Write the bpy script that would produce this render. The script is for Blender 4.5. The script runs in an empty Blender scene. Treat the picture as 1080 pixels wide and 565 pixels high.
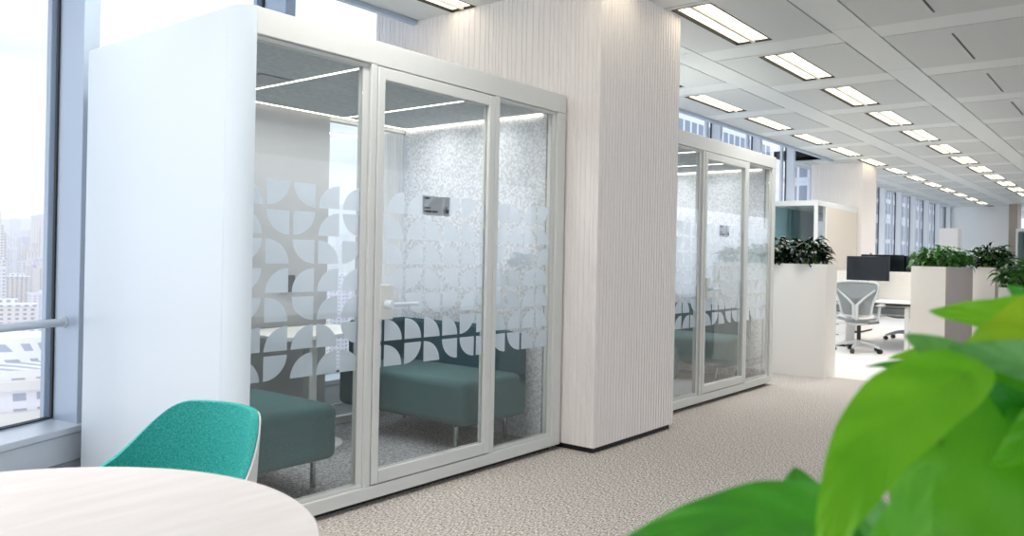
import bpy, bmesh, math, random
from mathutils import Vector, Matrix
random.seed(7)
PI = math.pi
C = bpy.context.scene.collection
SC = bpy.context.scene

# ------------------------------------------------------------------ camera
PSI, HC, ROLL = 0.6763, 1.2251, math.atan(0.02)
fw = Vector((math.cos(PSI), math.sin(PSI), 0)); r0 = Vector((math.sin(PSI), -math.cos(PSI), 0)); Z = Vector((0, 0, 1))
up = math.cos(ROLL) * Z - math.sin(ROLL) * r0
rt = math.cos(ROLL) * r0 + math.sin(ROLL) * Z
cd = bpy.data.cameras.new('camera'); cam = bpy.data.objects.new('camera', cd); C.objects.link(cam)
cam.matrix_world = Matrix(((rt.x, up.x, -fw.x, 0), (rt.y, up.y, -fw.y, 0), (rt.z, up.z, -fw.z, HC), (0, 0, 0, 1)))
cd.sensor_width = 36; cd.lens = 847.06 / 1080 * 36; cd.shift_y = -(282.5 - 269.52) / 1080
cd.clip_start = 0.02; cd.clip_end = 20000
cd.dof.use_dof = True; cd.dof.focus_distance = 4.6; cd.dof.aperture_fstop = 5.2
SC.camera = cam

# ------------------------------------------------------------------ exposure, world, lights
SC.view_settings.view_transform = 'Standard'; SC.view_settings.look = 'None'
SC.view_settings.gamma = 1; SC.view_settings.use_curve_mapping = False
SC.view_settings.exposure = 0.10
SKY = 1.75
LAMP = 2.8
AREA = 13.0
SC.cycles.max_bounces = 10; SC.cycles.transparent_max_bounces = 24; SC.cycles.diffuse_bounces = 5
SC.cycles.glossy_bounces = 4; SC.cycles.volume_bounces = 5; SC.cycles.transmission_bounces = 6
SC.cycles.sample_clamp_indirect = 6
SC.cycles.caustics_reflective = False; SC.cycles.caustics_refractive = False

w = bpy.data.worlds.new('sky'); SC.world = w; w.use_nodes = True
nt = w.node_tree; nt.nodes.clear()
o_ = nt.nodes.new('ShaderNodeOutputWorld'); bg = nt.nodes.new('ShaderNodeBackground')
tc = nt.nodes.new('ShaderNodeTexCoord'); mp = nt.nodes.new('ShaderNodeMapping'); mp.inputs['Scale'].default_value = (1.6, 1.6, 6)
ns = nt.nodes.new('ShaderNodeTexNoise'); ns.inputs['Scale'].default_value = 2.2; ns.inputs['Detail'].default_value = 6
cr = nt.nodes.new('ShaderNodeValToRGB')
cr.color_ramp.elements[0].position = 0.36; cr.color_ramp.elements[0].color = (0.50, 0.55, 0.64, 1)
cr.color_ramp.elements[1].position = 0.60; cr.color_ramp.elements[1].color = (0.84, 0.88, 0.97, 1)
nt.links.new(tc.outputs['Generated'], mp.inputs[0]); nt.links.new(mp.outputs[0], ns.inputs['Vector'])
nt.links.new(ns.outputs['Fac'], cr.inputs[0]); nt.links.new(cr.outputs[0], bg.inputs['Color'])
bg.inputs['Strength'].default_value = SKY
nt.links.new(bg.outputs[0], o_.inputs['Surface'])

# ------------------------------------------------------------------ materials
def lin(h):
    h = h.lstrip('#'); c = [int(h[i:i + 2], 16) / 255 for i in (0, 2, 4)]
    return tuple(x / 12.92 if x <= 0.04045 else ((x + 0.055) / 1.055) ** 2.4 for x in c) + (1,)
def newmat(name):
    m = bpy.data.materials.new(name); m.use_nodes = True; t = m.node_tree; t.nodes.clear()
    return m, t, t.nodes.new('ShaderNodeOutputMaterial')
def pbr(name, col, rough=0.5, metal=0.0, noise=None, bump=None, spec=0.5, emit=None, coat=0):
    """noise=(scale, other colour, lo, hi, stretch); bump=(scale, strength, distance, stretch)"""
    m, t, o = newmat(name); b = t.nodes.new('ShaderNodeBsdfPrincipled'); t.links.new(b.outputs[0], o.inputs[0])
    b.inputs['Base Color'].default_value = lin(col); b.inputs['Roughness'].default_value = rough
    b.inputs['Metallic'].default_value = metal; b.inputs['Specular IOR Level'].default_value = spec
    b.inputs['Coat Weight'].default_value = coat
    co = t.nodes.new('ShaderNodeTexCoord')
    def noi(sc, st, det=3):
        mpn = t.nodes.new('ShaderNodeMapping'); mpn.inputs['Scale'].default_value = st
        t.links.new(co.outputs['Object'], mpn.inputs[0])
        n = t.nodes.new('ShaderNodeTexNoise'); n.inputs['Scale'].default_value = sc; n.inputs['Detail'].default_value = det
        t.links.new(mpn.outputs[0], n.inputs['Vector']); return n
    if noise:
        n = noi(noise[0], noise[4] if len(noise) > 4 else (1, 1, 1))
        r = t.nodes.new('ShaderNodeValToRGB'); r.color_ramp.elements[0].position = noise[2]; r.color_ramp.elements[1].position = noise[3]
        r.color_ramp.elements[0].color = lin(col); r.color_ramp.elements[1].color = lin(noise[1])
        t.links.new(n.outputs['Fac'], r.inputs[0]); t.links.new(r.outputs[0], b.inputs['Base Color'])
    if bump:
        n = noi(bump[0], bump[3] if len(bump) > 3 else (1, 1, 1))
        bp = t.nodes.new('ShaderNodeBump'); bp.inputs['Strength'].default_value = bump[1]; bp.inputs['Distance'].default_value = bump[2]
        t.links.new(n.outputs['Fac'], bp.inputs['Height']); t.links.new(bp.outputs[0], b.inputs['Normal'])
    return m
def emis(name, col, s):
    m, t, o = newmat(name); e = t.nodes.new('ShaderNodeEmission'); e.inputs[0].default_value = lin(col); e.inputs[1].default_value = s
    t.links.new(e.outputs[0], o.inputs[0]); return m
def glassmat(name, tint, refl=1.0, ior=1.5):
    m, t, o = newmat(name)
    tr = t.nodes.new('ShaderNodeBsdfTransparent'); tr.inputs[0].default_value = tint
    gl = t.nodes.new('ShaderNodeBsdfGlossy'); gl.inputs['Roughness'].default_value = 0.0; gl.inputs['Color'].default_value = (refl, refl, refl, 1)
    fr = t.nodes.new('ShaderNodeFresnel'); ge = t.nodes.new('ShaderNodeNewGeometry')
    mi = t.nodes.new('ShaderNodeMix'); mi.inputs[2].default_value = ior; mi.inputs[3].default_value = 1 / ior      # same reflectance from both sides
    t.links.new(ge.outputs['Backfacing'], mi.inputs[0]); t.links.new(mi.outputs[0], fr.inputs['IOR'])
    mx = t.nodes.new('ShaderNodeMixShader')
    t.links.new(fr.outputs[0], mx.inputs[0]); t.links.new(tr.outputs[0], mx.inputs[1]); t.links.new(gl.outputs[0], mx.inputs[2])
    t.links.new(mx.outputs[0], o.inputs[0]); return m
def filmmat(name, op):
    m, t, o = newmat(name)
    tr = t.nodes.new('ShaderNodeBsdfTransparent')
    df = t.nodes.new('ShaderNodeBsdfDiffuse'); df.inputs[0].default_value = (0.86, 0.90, 0.95, 1)
    tl = t.nodes.new('ShaderNodeBsdfTranslucent'); tl.inputs[0].default_value = (0.86, 0.91, 0.97, 1)
    m1 = t.nodes.new('ShaderNodeMixShader'); m1.inputs[0].default_value = 0.66
    m2 = t.nodes.new('ShaderNodeMixShader'); m2.inputs[0].default_value = op
    t.links.new(df.outputs[0], m1.inputs[1]); t.links.new(tl.outputs[0], m1.inputs[2])
    t.links.new(tr.outputs[0], m2.inputs[1]); t.links.new(m1.outputs[0], m2.inputs[2]); t.links.new(m2.outputs[0], o.inputs[0])
    return m
def leafmat(name, col, col2, tcol, gloss=0.35, tfac=0.45):
    m, t, o = newmat(name)
    co = t.nodes.new('ShaderNodeTexCoord'); n = t.nodes.new('ShaderNodeTexNoise'); n.inputs['Scale'].default_value = 14
    t.links.new(co.outputs['Object'], n.inputs['Vector'])
    r = t.nodes.new('ShaderNodeValToRGB'); r.color_ramp.elements[0].position = .35; r.color_ramp.elements[1].position = .7
    r.color_ramp.elements[0].color = lin(col); r.color_ramp.elements[1].color = lin(col2)
    t.links.new(n.outputs['Fac'], r.inputs[0])
    b = t.nodes.new('ShaderNodeBsdfPrincipled'); b.inputs['Roughness'].default_value = gloss
    t.links.new(r.outputs[0], b.inputs['Base Color'])
    tl = t.nodes.new('ShaderNodeBsdfTranslucent'); tl.inputs[0].default_value = lin(tcol)
    mx = t.nodes.new('ShaderNodeMixShader'); mx.inputs[0].default_value = tfac
    t.links.new(b.outputs[0], mx.inputs[1]); t.links.new(tl.outputs[0], mx.inputs[2]); t.links.new(mx.outputs[0], o.inputs[0])
    return m
def carpetmat(name, a, b_, c_):
    m, t, o = newmat(name); b = t.nodes.new('ShaderNodeBsdfPrincipled'); t.links.new(b.outputs[0], o.inputs[0])
    b.inputs['Roughness'].default_value = .95; b.inputs['Specular IOR Level'].default_value = .1
    co = t.nodes.new('ShaderNodeTexCoord')
    mpn = t.nodes.new('ShaderNodeMapping'); mpn.inputs['Scale'].default_value = (1, 2.6, 1); mpn.inputs['Rotation'].default_value = (0, 0, 0.2)
    t.links.new(co.outputs['Object'], mpn.inputs[0])
    n = t.nodes.new('ShaderNodeTexNoise'); n.inputs['Scale'].default_value = 54; n.inputs['Detail'].default_value = 4; n.inputs['Roughness'].default_value = .75
    t.links.new(mpn.outputs[0], n.inputs['Vector'])
    r = t.nodes.new('ShaderNodeValToRGB'); e = r.color_ramp.elements
    e[0].position = .41; e[0].color = lin(a); e[1].position = .60; e[1].color = lin(c_)
    k = e.new(.5); k.color = lin(b_)
    t.links.new(n.outputs['Fac'], r.inputs[0]); t.links.new(r.outputs[0], b.inputs['Base Color'])
    bp = t.nodes.new('ShaderNodeBump'); bp.inputs['Strength'].default_value = .6; bp.inputs['Distance'].default_value = .006
    t.links.new(n.outputs['Fac'], bp.inputs['Height']); t.links.new(bp.outputs[0], b.inputs['Normal'])
    return m
def facademat(name, wall, glass, sx, sz, fx=.5, fz=.5):
    """window grid from object coordinates: u = x + y, v = z"""
    m, t, o = newmat(name); b = t.nodes.new('ShaderNodeBsdfPrincipled'); t.links.new(b.outputs[0], o.inputs[0])
    b.inputs['Roughness'].default_value = .7
    co = t.nodes.new('ShaderNodeTexCoord'); sp = t.nodes.new('ShaderNodeSeparateXYZ'); t.links.new(co.outputs['Object'], sp.inputs[0])
    def M(op, a, bb):
        n = t.nodes.new('ShaderNodeMath'); n.operation = op
        for i, v in enumerate((a, bb)):
            if isinstance(v, (int, float)): n.inputs[i].default_value = v
            else: t.links.new(v, n.inputs[i])
        return n.outputs[0]
    u = M('ADD', sp.outputs[0], sp.outputs[1])
    fu = M('LESS_THAN', M('FRACT', M('MULTIPLY', u, 1 / sx), 0), fx)
    fv = M('LESS_THAN', M('FRACT', M('MULTIPLY', sp.outputs[2], 1 / sz), 0), fz)
    f = M('MULTIPLY', fu, fv)
    mx = t.nodes.new('ShaderNodeMix'); mx.data_type = 'RGBA'
    t.links.new(f, mx.inputs[0]); mx.inputs[6].default_value = lin(wall); mx.inputs[7].default_value = lin(glass)
    t.links.new(mx.outputs[2], b.inputs['Base Color']); return m

M = dict(
    white=pbr('white_lacquer', '#D9E3EA', .38),
    frame=pbr('white_frame', '#D9DBD7', .35),
    offwhite=pbr('off_white', '#E9E4DC', .45),
    planter=pbr('planter_white', '#F3EFE8', .45),
    taupe=pbr('taupe_and_planter_shade', '#A2958B', .5),
    column=pbr('fluted_white', '#F5EFEA', .5),
    dark=pbr('dark_plinth', '#141414', .6),
    black=pbr('black_plastic', '#0E1114', .35),
    screen=pbr('screen_black', '#0B1418', .18),
    gasket=pbr('rubber_gasket', '#1A1D20', .6),
    fin=pbr('painted_aluminium', '#B2C1D2', .35, .15),
    finsunlit=pbr('sunlit_mullion', '#DCE3EA', .4),  # far fins: brightness from the sun put into a lighter colour
    sill=pbr('sill_metal', '#C4CDD6', .35, .2),
    chrome=pbr('chrome', '#B9BCBE', .18, 1.0),
    steel=pbr('brushed_steel', '#8F9597', .3, .9),
    ceil=pbr('ceiling_metal', '#D0D4D3', .45, .1),
    ceilband=pbr('ceiling_band', '#E2E6E5', .4, .1),
    slot=pbr('ceiling_slot', '#1C1C1C', .7),
    concrete=pbr('void_grey', '#55585A', .9),
    felt=pbr('grey_felt', '#BFC2C7', .95, noise=(62, '#E0E3E8', .40, .60), bump=(60, .2, .004)),
    podceil=pbr('pod_ceiling', '#B4B8BA', .9, noise=(30, '#C2C6C8', .4, .6)),
    podgrey=pbr('pod_back_panel', '#A5A6A7', .7),
    fabric=pbr('green_grey_fabric', '#466468', .9, noise=(220, '#557678', .4, .6), bump=(260, .25, .002), spec=.2),
    fabric2=pbr('dark_teal_fabric', '#1E4450', .9, noise=(220, '#27525C', .4, .6), bump=(260, .25, .002), spec=.2),
    teal=pbr('teal_wool', '#2C9A93', .95, noise=(260, '#54BFB7', .35, .65), bump=(220, .5, .002), spec=.15),
    shell=pbr('white_shell', '#E4E6E4', .35),
    wood=pbr('pale_birch', '#DDD5D1', .4, noise=(4, '#E6E0DD', .3, .7, (1, 6, 1))),
    woodedge=pbr('birch_edge', '#D9C9BA', .5),
    desk=pbr('desk_white', '#F2F2F0', .35),
    mesh=pbr('chair_mesh', '#878D90', .6, bump=(120, .5, .003)),
    chairgrey=pbr('chair_light_grey', '#BFC3C4', .4),
    tile=pbr('white_tile', '#F0EDE8', .35),
    wallfar=pbr('far_wall', '#EDF0F1', .6),
    tealwall=pbr('teal_panel', '#4A98A0', .8),
    beige=pbr('beige_panel', '#D5CCBF', .6),
    carpet=carpetmat('beige_loop_carpet', '#7E766F', '#CDC4BC', '#F7F3EF'),
    podcarpet=carpetmat('grey_pod_carpet', '#6A6D71', '#A2A5A9', '#C6C8CA'),
    glass=glassmat('clear_glass', (.97, .985, .98, 1)),
    wglass=glassmat('window_glass', (.985, .99, 1, 1), .6, 1.3),
    film=filmmat('frosted_film', .80),
    lamp=emis('lamp_diffuser', '#FFF1D2', LAMP),
    led=emis('led_strip', '#FFF4E4', 5.0),
    leaf=leafmat('leaf_bright', '#55AA1E', '#8ACC33', '#A2F02E', .3, .5),
    leafm=leafmat('leaf_mid', '#3C9420', '#6AB52A', '#86E02C', .3, .5),
    leafy=leafmat('leaf_yellow_green', '#72B41E', '#B2CC2C', '#B4EA30', .3, .5),
    leafd=leafmat('leaf_deep', '#2A8030', '#4CA538', '#6AD038', .3, .45),
    leafg=leafmat('leaf_grey_green', '#5F9F58', '#8CC27E', '#86D062', .3, .4),
    stem=pbr('green_stem', '#6FA23A', .5),
    shrub=leafmat('shrub_dark', '#0F2A14', '#2C5A28', '#2F6A22', .3, .25),
    shrubg=leafmat('shrub_green', '#1E4A1C', '#4E8A36', '#4F9A2C', .3, .3),
    shrubk=leafmat('shrub_black_green', '#0A1610', '#2A3A2C', '#1C3A1C', .25, .15),
    soil=pbr('soil', '#2A2119', .95, bump=(40, .8, .02)),
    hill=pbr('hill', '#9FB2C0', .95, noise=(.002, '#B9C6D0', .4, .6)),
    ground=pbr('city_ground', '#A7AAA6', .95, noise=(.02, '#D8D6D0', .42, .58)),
)
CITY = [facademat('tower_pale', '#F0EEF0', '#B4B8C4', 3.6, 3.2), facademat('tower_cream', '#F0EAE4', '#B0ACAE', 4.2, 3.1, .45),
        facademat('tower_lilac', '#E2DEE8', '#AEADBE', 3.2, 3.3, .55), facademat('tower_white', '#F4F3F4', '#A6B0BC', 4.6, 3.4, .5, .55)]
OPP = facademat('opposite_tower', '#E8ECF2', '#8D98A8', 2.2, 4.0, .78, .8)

# ------------------------------------------------------------------ mesh helpers
class MB:
    def __init__(s): s.v = []; s.f = []; s.m = []
    def add(s, vs, fs, mi=0):
        n = len(s.v); s.v += [tuple(v) for v in vs]; s.f += [tuple(i + n for i in f) for f in fs]; s.m += [mi] * len(fs); return s
    def box(s, x0, x1, y0, y1, z0, z1, mi=0):
        return s.add([(x0, y0, z0), (x1, y0, z0), (x1, y1, z0), (x0, y1, z0), (x0, y0, z1), (x1, y0, z1), (x1, y1, z1), (x0, y1, z1)],
                     [(0, 3, 2, 1), (4, 5, 6, 7), (0, 1, 5, 4), (1, 2, 6, 5), (2, 3, 7, 6), (3, 0, 4, 7)], mi)
    def obox(s, c, ax, ay, hx, hy, z0, z1, mi=0):
        """box at plan centre c with plan axes ax, ay"""
        ps = []
        for z in (z0, z1):
            for a, b in ((-1, -1), (1, -1), (1, 1), (-1, 1)):
                ps.append((c[0] + ax[0] * hx * a + ay[0] * hy * b, c[1] + ax[1] * hx * a + ay[1] * hy * b, z))
        return s.add(ps, [(0, 3, 2, 1), (4, 5, 6, 7), (0, 1, 5, 4), (1, 2, 6, 5), (2, 3, 7, 6), (3, 0, 4, 7)], mi)
    def prism(s, pts, z0, z1, mi=0, axis='z'):
        n = len(pts)
        def q(a, b, z): return (a, b, z) if axis == 'z' else ((a, z, b) if axis == 'y' else (z, a, b))
        vs = [q(a, b, z0) for a, b in pts] + [q(a, b, z1) for a, b in pts]
        return s.add(vs, [tuple(range(n))[::-1], tuple(range(n, 2 * n))] + [(i, (i + 1) % n, (i + 1) % n + n, i + n) for i in range(n)], mi)
    def cyl(s, p, q, r, r2=None, n=16, mi=0):
        p = Vector(p); q = Vector(q); r2 = r if r2 is None else r2; d = (q - p).normalized()
        a = d.orthogonal().normalized(); b = d.cross(a); vs = []
        for c, rr in ((p, r), (q, r2)):
            for i in range(n):
                t = 2 * PI * i / n; vs.append(c + a * math.cos(t) * rr + b * math.sin(t) * rr)
        return s.add(vs, [tuple(range(n))[::-1], tuple(range(n, 2 * n))] + [(i, (i + 1) % n, (i + 1) % n + n, i + n) for i in range(n)], mi)
    def tube(s, pts, r, n=10, mi=0, closed=False):
        P = [Vector(p) for p in pts]; rings = []; L = len(P); prev = None
        rs = r if isinstance(r, (list, tuple)) else [r] * L
        for i, p in enumerate(P):
            if closed: d = (P[(i + 1) % L] - P[i - 1]).normalized()
            else: d = (P[min(i + 1, L - 1)] - P[max(i - 1, 0)]).normalized()
            if prev is None: a = d.orthogonal().normalized()
            else:
                a = prev - d * prev.dot(d); a = a.normalized() if a.length > 1e-6 else d.orthogonal().normalized()
            prev = a; b = d.cross(a)
            rings.append([p + a * math.cos(2 * PI * k / n) * rs[i] + b * math.sin(2 * PI * k / n) * rs[i] for k in range(n)])
        vs = [v for g in rings for v in g]; fs = []
        for i in range(L if closed else L - 1):
            j = (i + 1) % L
            for k in range(n): fs.append((i * n + k, i * n + (k + 1) % n, j * n + (k + 1) % n, j * n + k))
        if not closed: fs += [tuple(range(n))[::-1], tuple((L - 1) * n + k for k in range(n))]
        return s.add(vs, fs, mi)
    def lathe(s, prof, c=(0, 0, 0), n=48, mi=0):
        L = len(prof); vs = []
        for r, z in prof:
            for k in range(n): vs.append((c[0] + r * math.cos(2 * PI * k / n), c[1] + r * math.sin(2 * PI * k / n), c[2] + z))
        fs = []
        for i in range(L - 1):
            for k in range(n): fs.append((i * n + k, i * n + (k + 1) % n, (i + 1) * n + (k + 1) % n, (i + 1) * n + k))
        fs += [tuple(range(n))[::-1], tuple((L - 1) * n + k for k in range(n))]
        return s.add(vs, fs, mi)
    def grid(s, fn, nu, nv, mi=0, closeu=False):
        vs = [fn(i / (nu if closeu else nu - 1), j / (nv - 1)) for j in range(nv) for i in range(nu)]; fs = []
        for j in range(nv - 1):
            for i in range(nu if closeu else nu - 1):
                fs.append((j * nu + i, j * nu + (i + 1) % nu, (j + 1) * nu + (i + 1) % nu, (j + 1) * nu + i))
        return s.add(vs, fs, mi)
    def build(s, name, mats, parent=None, bevel=0, smooth=False, seg=2, loc=None, solid=0, subd=0):
        me = bpy.data.meshes.new(name); me.from_pydata(s.v, [], s.f); me.update()
        mats = mats if isinstance(mats, (list, tuple)) else [mats]
        for m in mats: me.materials.append(m)
        for p, k in zip(me.polygons, s.m): p.material_index = k
        if loc is not None:
            me.transform(Matrix.Translation(-Vector(loc)))
        bm = bmesh.new(); bm.from_mesh(me); bmesh.ops.recalc_face_normals(bm, faces=bm.faces); bm.to_mesh(me); bm.free()
        o = bpy.data.objects.new(name, me); C.objects.link(o)
        if loc is not None: o.location = loc
        if parent is not None: o.parent = parent
        if solid:
            k = o.modifiers.new('solid', 'SOLIDIFY'); k.thickness = solid; k.offset = 0
        if bevel:
            k = o.modifiers.new('bevel', 'BEVEL'); k.width = bevel; k.segments = seg; k.limit_method = 'ANGLE'; k.angle_limit = .6
        if subd:
            k = o.modifiers.new('sub', 'SUBSURF'); k.levels = subd; k.render_levels = subd
        if smooth or bevel or subd:
            for p in me.polygons: p.use_smooth = True
            if not subd:
                try: me.set_sharp_from_angle(angle=math.radians(38))
                except Exception: pass
        return o
def tag(o, label=None, cat=None, group=None, kind=None):
    if label: o['label'] = label
    if cat: o['category'] = cat
    if group: o['group'] = group
    if kind: o['kind'] = kind
    return o
def thing(name, label, cat, loc=(0, 0, 0), rz=0, group=None):
    o = bpy.data.objects.new(name, None); C.objects.link(o); o.location = loc; o.rotation_euler = (0, 0, rz)
    o.empty_display_size = .1
    return tag(o, label, cat, group)
def copy_tree(o, parent=None):
    c = o.copy(); C.objects.link(c)
    if parent is not None: c.parent = parent
    for ch in o.children: copy_tree(ch, c)
    return c
def structure(name, label, mb, mats, **k):
    return tag(mb.build(name, mats, **k), label, None, None, 'structure')

# ------------------------------------------------------------------ large structure
CZ = 2.97
fl = MB().box(-6, 8.82, -7, 5.4, -.12, 0).box(8.82, 34, -7, 2.28, -.12, 0)
structure('floor', 'beige grey loop pile carpet running along the corridor', fl, M['carpet'])
structure('floor', 'white tiled floor under the work desks', MB().box(8.83, 34, 2.285, 5.4, -.12, 0), M['tile'])

# ceiling: metal panels between lighter bands, lamps and dark air slots let in
LY = [(2.39, 2.69), (3.755, 3.995)]           # lamp rows
LX0, PITCH, LLEN = 5.08, 1.595, 1.13
ROWDX = [0, -.39]
def lamp_x(k): return LX0 + PITCH * k
EY = 4.34
cb = MB()
cb.box(-6, 14.2, -7, EY, CZ + .1, CZ + .22, 2).box(14.2, 34, -7, 5.4, CZ + .1, CZ + .22, 2)
bands = [(-6.46 + 1.38 * i - .135, -6.46 + 1.38 * i + .135) for i in range(9)]      # ... 0.44, 1.82, 3.20, 4.58
G = .006
for k in range(-6, 19):
    xa = lamp_x(k); xb = xa + LLEN
    cut = lamp_x(k) < 13.6
    for i, (a, b) in enumerate(bands):
        if cut and a > EY: continue
        cb.box(lamp_x(k) - .45, lamp_x(k) + PITCH - .45 - G, a + G, b - G, CZ, CZ + .03, 1)                       # lengthwise band
        y0 = b; y1 = bands[i + 1][0] if i + 1 < len(bands) else 5.2
        if cut: y1 = min(y1, EY)
        y0 = max(y0, -7)
        dx = ROWDX[1] if y0 > 3 else 0                                     # the window-side row is set off by part of a module
        xa = lamp_x(k) + dx; xb = xa + LLEN
        cb.box(xb + .08, xb + .40, y0, y1, CZ + .002, CZ + .03, 1)                                 # cross strip
        row = [r for r in LY if y0 < r[0] < y1]
        x_a, x_b = xb + .40 + G - PITCH, xb + .08 - G
        cuts = [y0 + G]
        if row:
            r = row[0]
            cb.box(x_a, x_b, y0 + G, r[0], CZ, CZ + .03, 0)
            cb.box(x_a, x_b, r[1], y1 - G, CZ, CZ + .03, 0)
            cb.box(x_a, xa, r[0], r[1], CZ, CZ + .03, 0); cb.box(xb, x_b, r[0], r[1], CZ, CZ + .03, 0)
        else:
            ys = (y0 + y1) / 2 + (.10 if i % 2 else -.05)
            cb.box(x_a, x_b, y0 + G, ys - .009, CZ, CZ + .03, 0)
            cb.box(x_a, x_b, ys + .009, y1 - G, CZ, CZ + .03, 0)
            cb.box(x_a, xa + .12, ys - .009, ys + .009, CZ, CZ + .03, 0); cb.box(xb - .05, x_b, ys - .009, ys + .009, CZ, CZ + .03, 0)
structure('ceiling', 'grey metal panel ceiling with lighter bands and dark slots', cb, [M['ceil'], M['ceilband'], M['slot']])

so = MB().box(-6, 14.2, EY, 5.6, 3.46, 3.56).box(14.2, 34, 5.0, 5.6, 3.46, 3.56)
structure('ceiling', 'raised white soffit over the windows', so, M['white'])
structure('trim_1', 'blue grey edge beam where the ceiling stops short of the windows', MB().box(-6, 14.2, EY + .005, EY + .05, CZ - .03, 3.455), M['fin'])
# end wall and its column
structure('wall_far', 'pale far end wall of the office', MB().box(27.4, 27.6, 3.3, 5.2, 0, CZ), M['wallfar'])
structure('wall_far', 'grey corner return at the far end of the office', MB().box(26.6, 27.39, 3.08, 3.29, 0, CZ), M['taupe'])

# facade ------------------------------------------------------------
WTOP = 3.42
fac = [(-.69, 3.31), (.63, 3.92), (1.95, 4.50), (3.37, 4.72), (4.85, 4.86)] + [(6.35 + 1.5 * i, 4.9) for i in range(18)]
def perp(a, b):
    d = Vector((b[0] - a[0], b[1] - a[1])).normalized(); return d, Vector((-d.y, d.x))
for i in range(len(fac) - 1):
    a, b = Vector(fac[i]), Vector(fac[i + 1]); d, n = perp(a, b); L = (b - a).length
    FD = .24 if i < 5 else .15                                            # depth of the fins
    g0 = a + n * FD; g1 = b + n * FD                                     # glass line
    c = (g0 + g1) / 2
    if i == 0: wl = 'clear window pane nearest the camera'
    elif i == 1: wl = 'window above the city view with handrail left of the white pod'
    elif i < 4: wl = 'tall clear window behind the large white meeting pod'
    elif i < 7: wl = 'window behind the second meeting pod'
    else: wl = 'one of the tall windows along the far facade'
    root = bpy.data.objects.new('window_%d' % (i + 1), None); C.objects.link(root); tag(root, wl, None, None, 'structure')
    MB().obox(c, d, n, L / 2 - .03, .006, .28, WTOP).build('pane', M['wglass'], root)
    fr = MB()
    fr.obox(c, d, n, L / 2, .03, .22, .285); fr.obox(c, d, n, L / 2, .03, WTOP - .03, 3.455)
    fr.build('window_frame', M['fin'], root)
    gk = MB()
    gk.obox(a + n * (FD - .012) + d * .050, d, n, .005, .010, .28, WTOP); gk.obox(a + n * (FD - .012) - d * .050, d, n, .005, .010, .28, WTOP)
    gk.obox(c, d, n, L / 2, .022, .283, .292)
    gk.build('gasket', M['gasket'], root)
    sl = MB()
    sc_ = (a + b) / 2 + n * .10
    sl.obox(sc_, d, n, L / 2, .13, .245, .28)
    sl.obox((a + b) / 2 + n * .0, d, n, L / 2, .02, .10, .243); sl.obox((a + b) / 2 + n * .02, d, n, L / 2, .02, 0, .09)
    sl.build('window_sill', M['sill'], root, bevel=.004)
    # deep vertical fin at the near end of each bay
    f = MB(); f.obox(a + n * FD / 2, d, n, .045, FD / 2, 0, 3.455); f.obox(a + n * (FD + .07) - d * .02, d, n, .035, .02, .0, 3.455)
    f.build('mullion', M['fin' if i < 5 else 'finsunlit'], root, bevel=.003)
# handrail in front of the near window
for k in (0, 1):
    a, b = Vector(fac[k]), Vector(fac[k + 1]); d, n = perp(a, b)
    p = a + n * .10 + d * .05; q = b + n * .10 - d * .05
    t = thing('handrail', ['pale metal handrail across the window left of the pod', 'pale metal handrail at the nearest window'][1 - k], 'handrail', (p.x, p.y, .82))
    MB().tube([(p.x, p.y, .82), (q.x, q.y, .82)], .022, 14).build('rail', M['sill'], t, smooth=True).matrix_parent_inverse = Matrix.Translation((-p.x, -p.y, -.82))
    for e, s in ((p, 1), (q, -1)):
        MB().tube([(e.x, e.y, .82), (e.x + d.x * .014 * s, e.y + d.y * .014 * s, .82)], .034, 14).build('bracket', M['sill'], t, smooth=True).matrix_parent_inverse = Matrix.Translation((-p.x, -p.y, -.82))

# city ---------------------------------------------------------------
def gz(r): return -105 + max(0, r - 300) * .047
gm = MB()
gm.grid(lambda u, v: ((60 + 5600 * v ** 1.6) * math.cos(.02 + 1.75 * u), (60 + 5600 * v ** 1.6) * math.sin(.02 + 1.75 * u), gz(60 + 5600 * v ** 1.6)), 24, 30)
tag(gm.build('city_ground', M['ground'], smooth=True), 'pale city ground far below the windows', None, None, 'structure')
hm = MB()
def hillz(u, v):
    r = 5000 + 1500 * v; a = .02 + 1.75 * u
    z = 60 + 260 * math.sin(PI * v) * (.75 + .25 * math.sin(a * 9) + .13 * math.sin(a * 23 + 1))
    return (r * math.cos(a), r * math.sin(a), z)
hm.grid(hillz, 60, 9)
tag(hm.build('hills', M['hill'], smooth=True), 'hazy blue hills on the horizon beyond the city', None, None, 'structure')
hz, ht, ho = newmat('haze')
sc_n = ht.nodes.new('ShaderNodeVolumeScatter'); sc_n.inputs['Color'].default_value = (.96, .97, 1, 1); sc_n.inputs['Density'].default_value = .00035; sc_n.inputs['Anisotropy'].default_value = 0
ht.links.new(sc_n.outputs[0], ho.inputs['Volume'])
az0, az1 = .02, 1.77
hv = MB().prism([(250 * math.cos(a), 250 * math.sin(a)) for a in [az0 + (az1 - az0) * k / 20 for k in range(21)]] + [(4900 * math.cos(a), 4900 * math.sin(a)) for a in [az1 - (az1 - az0) * k / 20 for k in range(21)]], -160, 330)
tag(hv.build('haze', hz), 'thin white haze lying over the distant city', None, None, 'structure')
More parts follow.
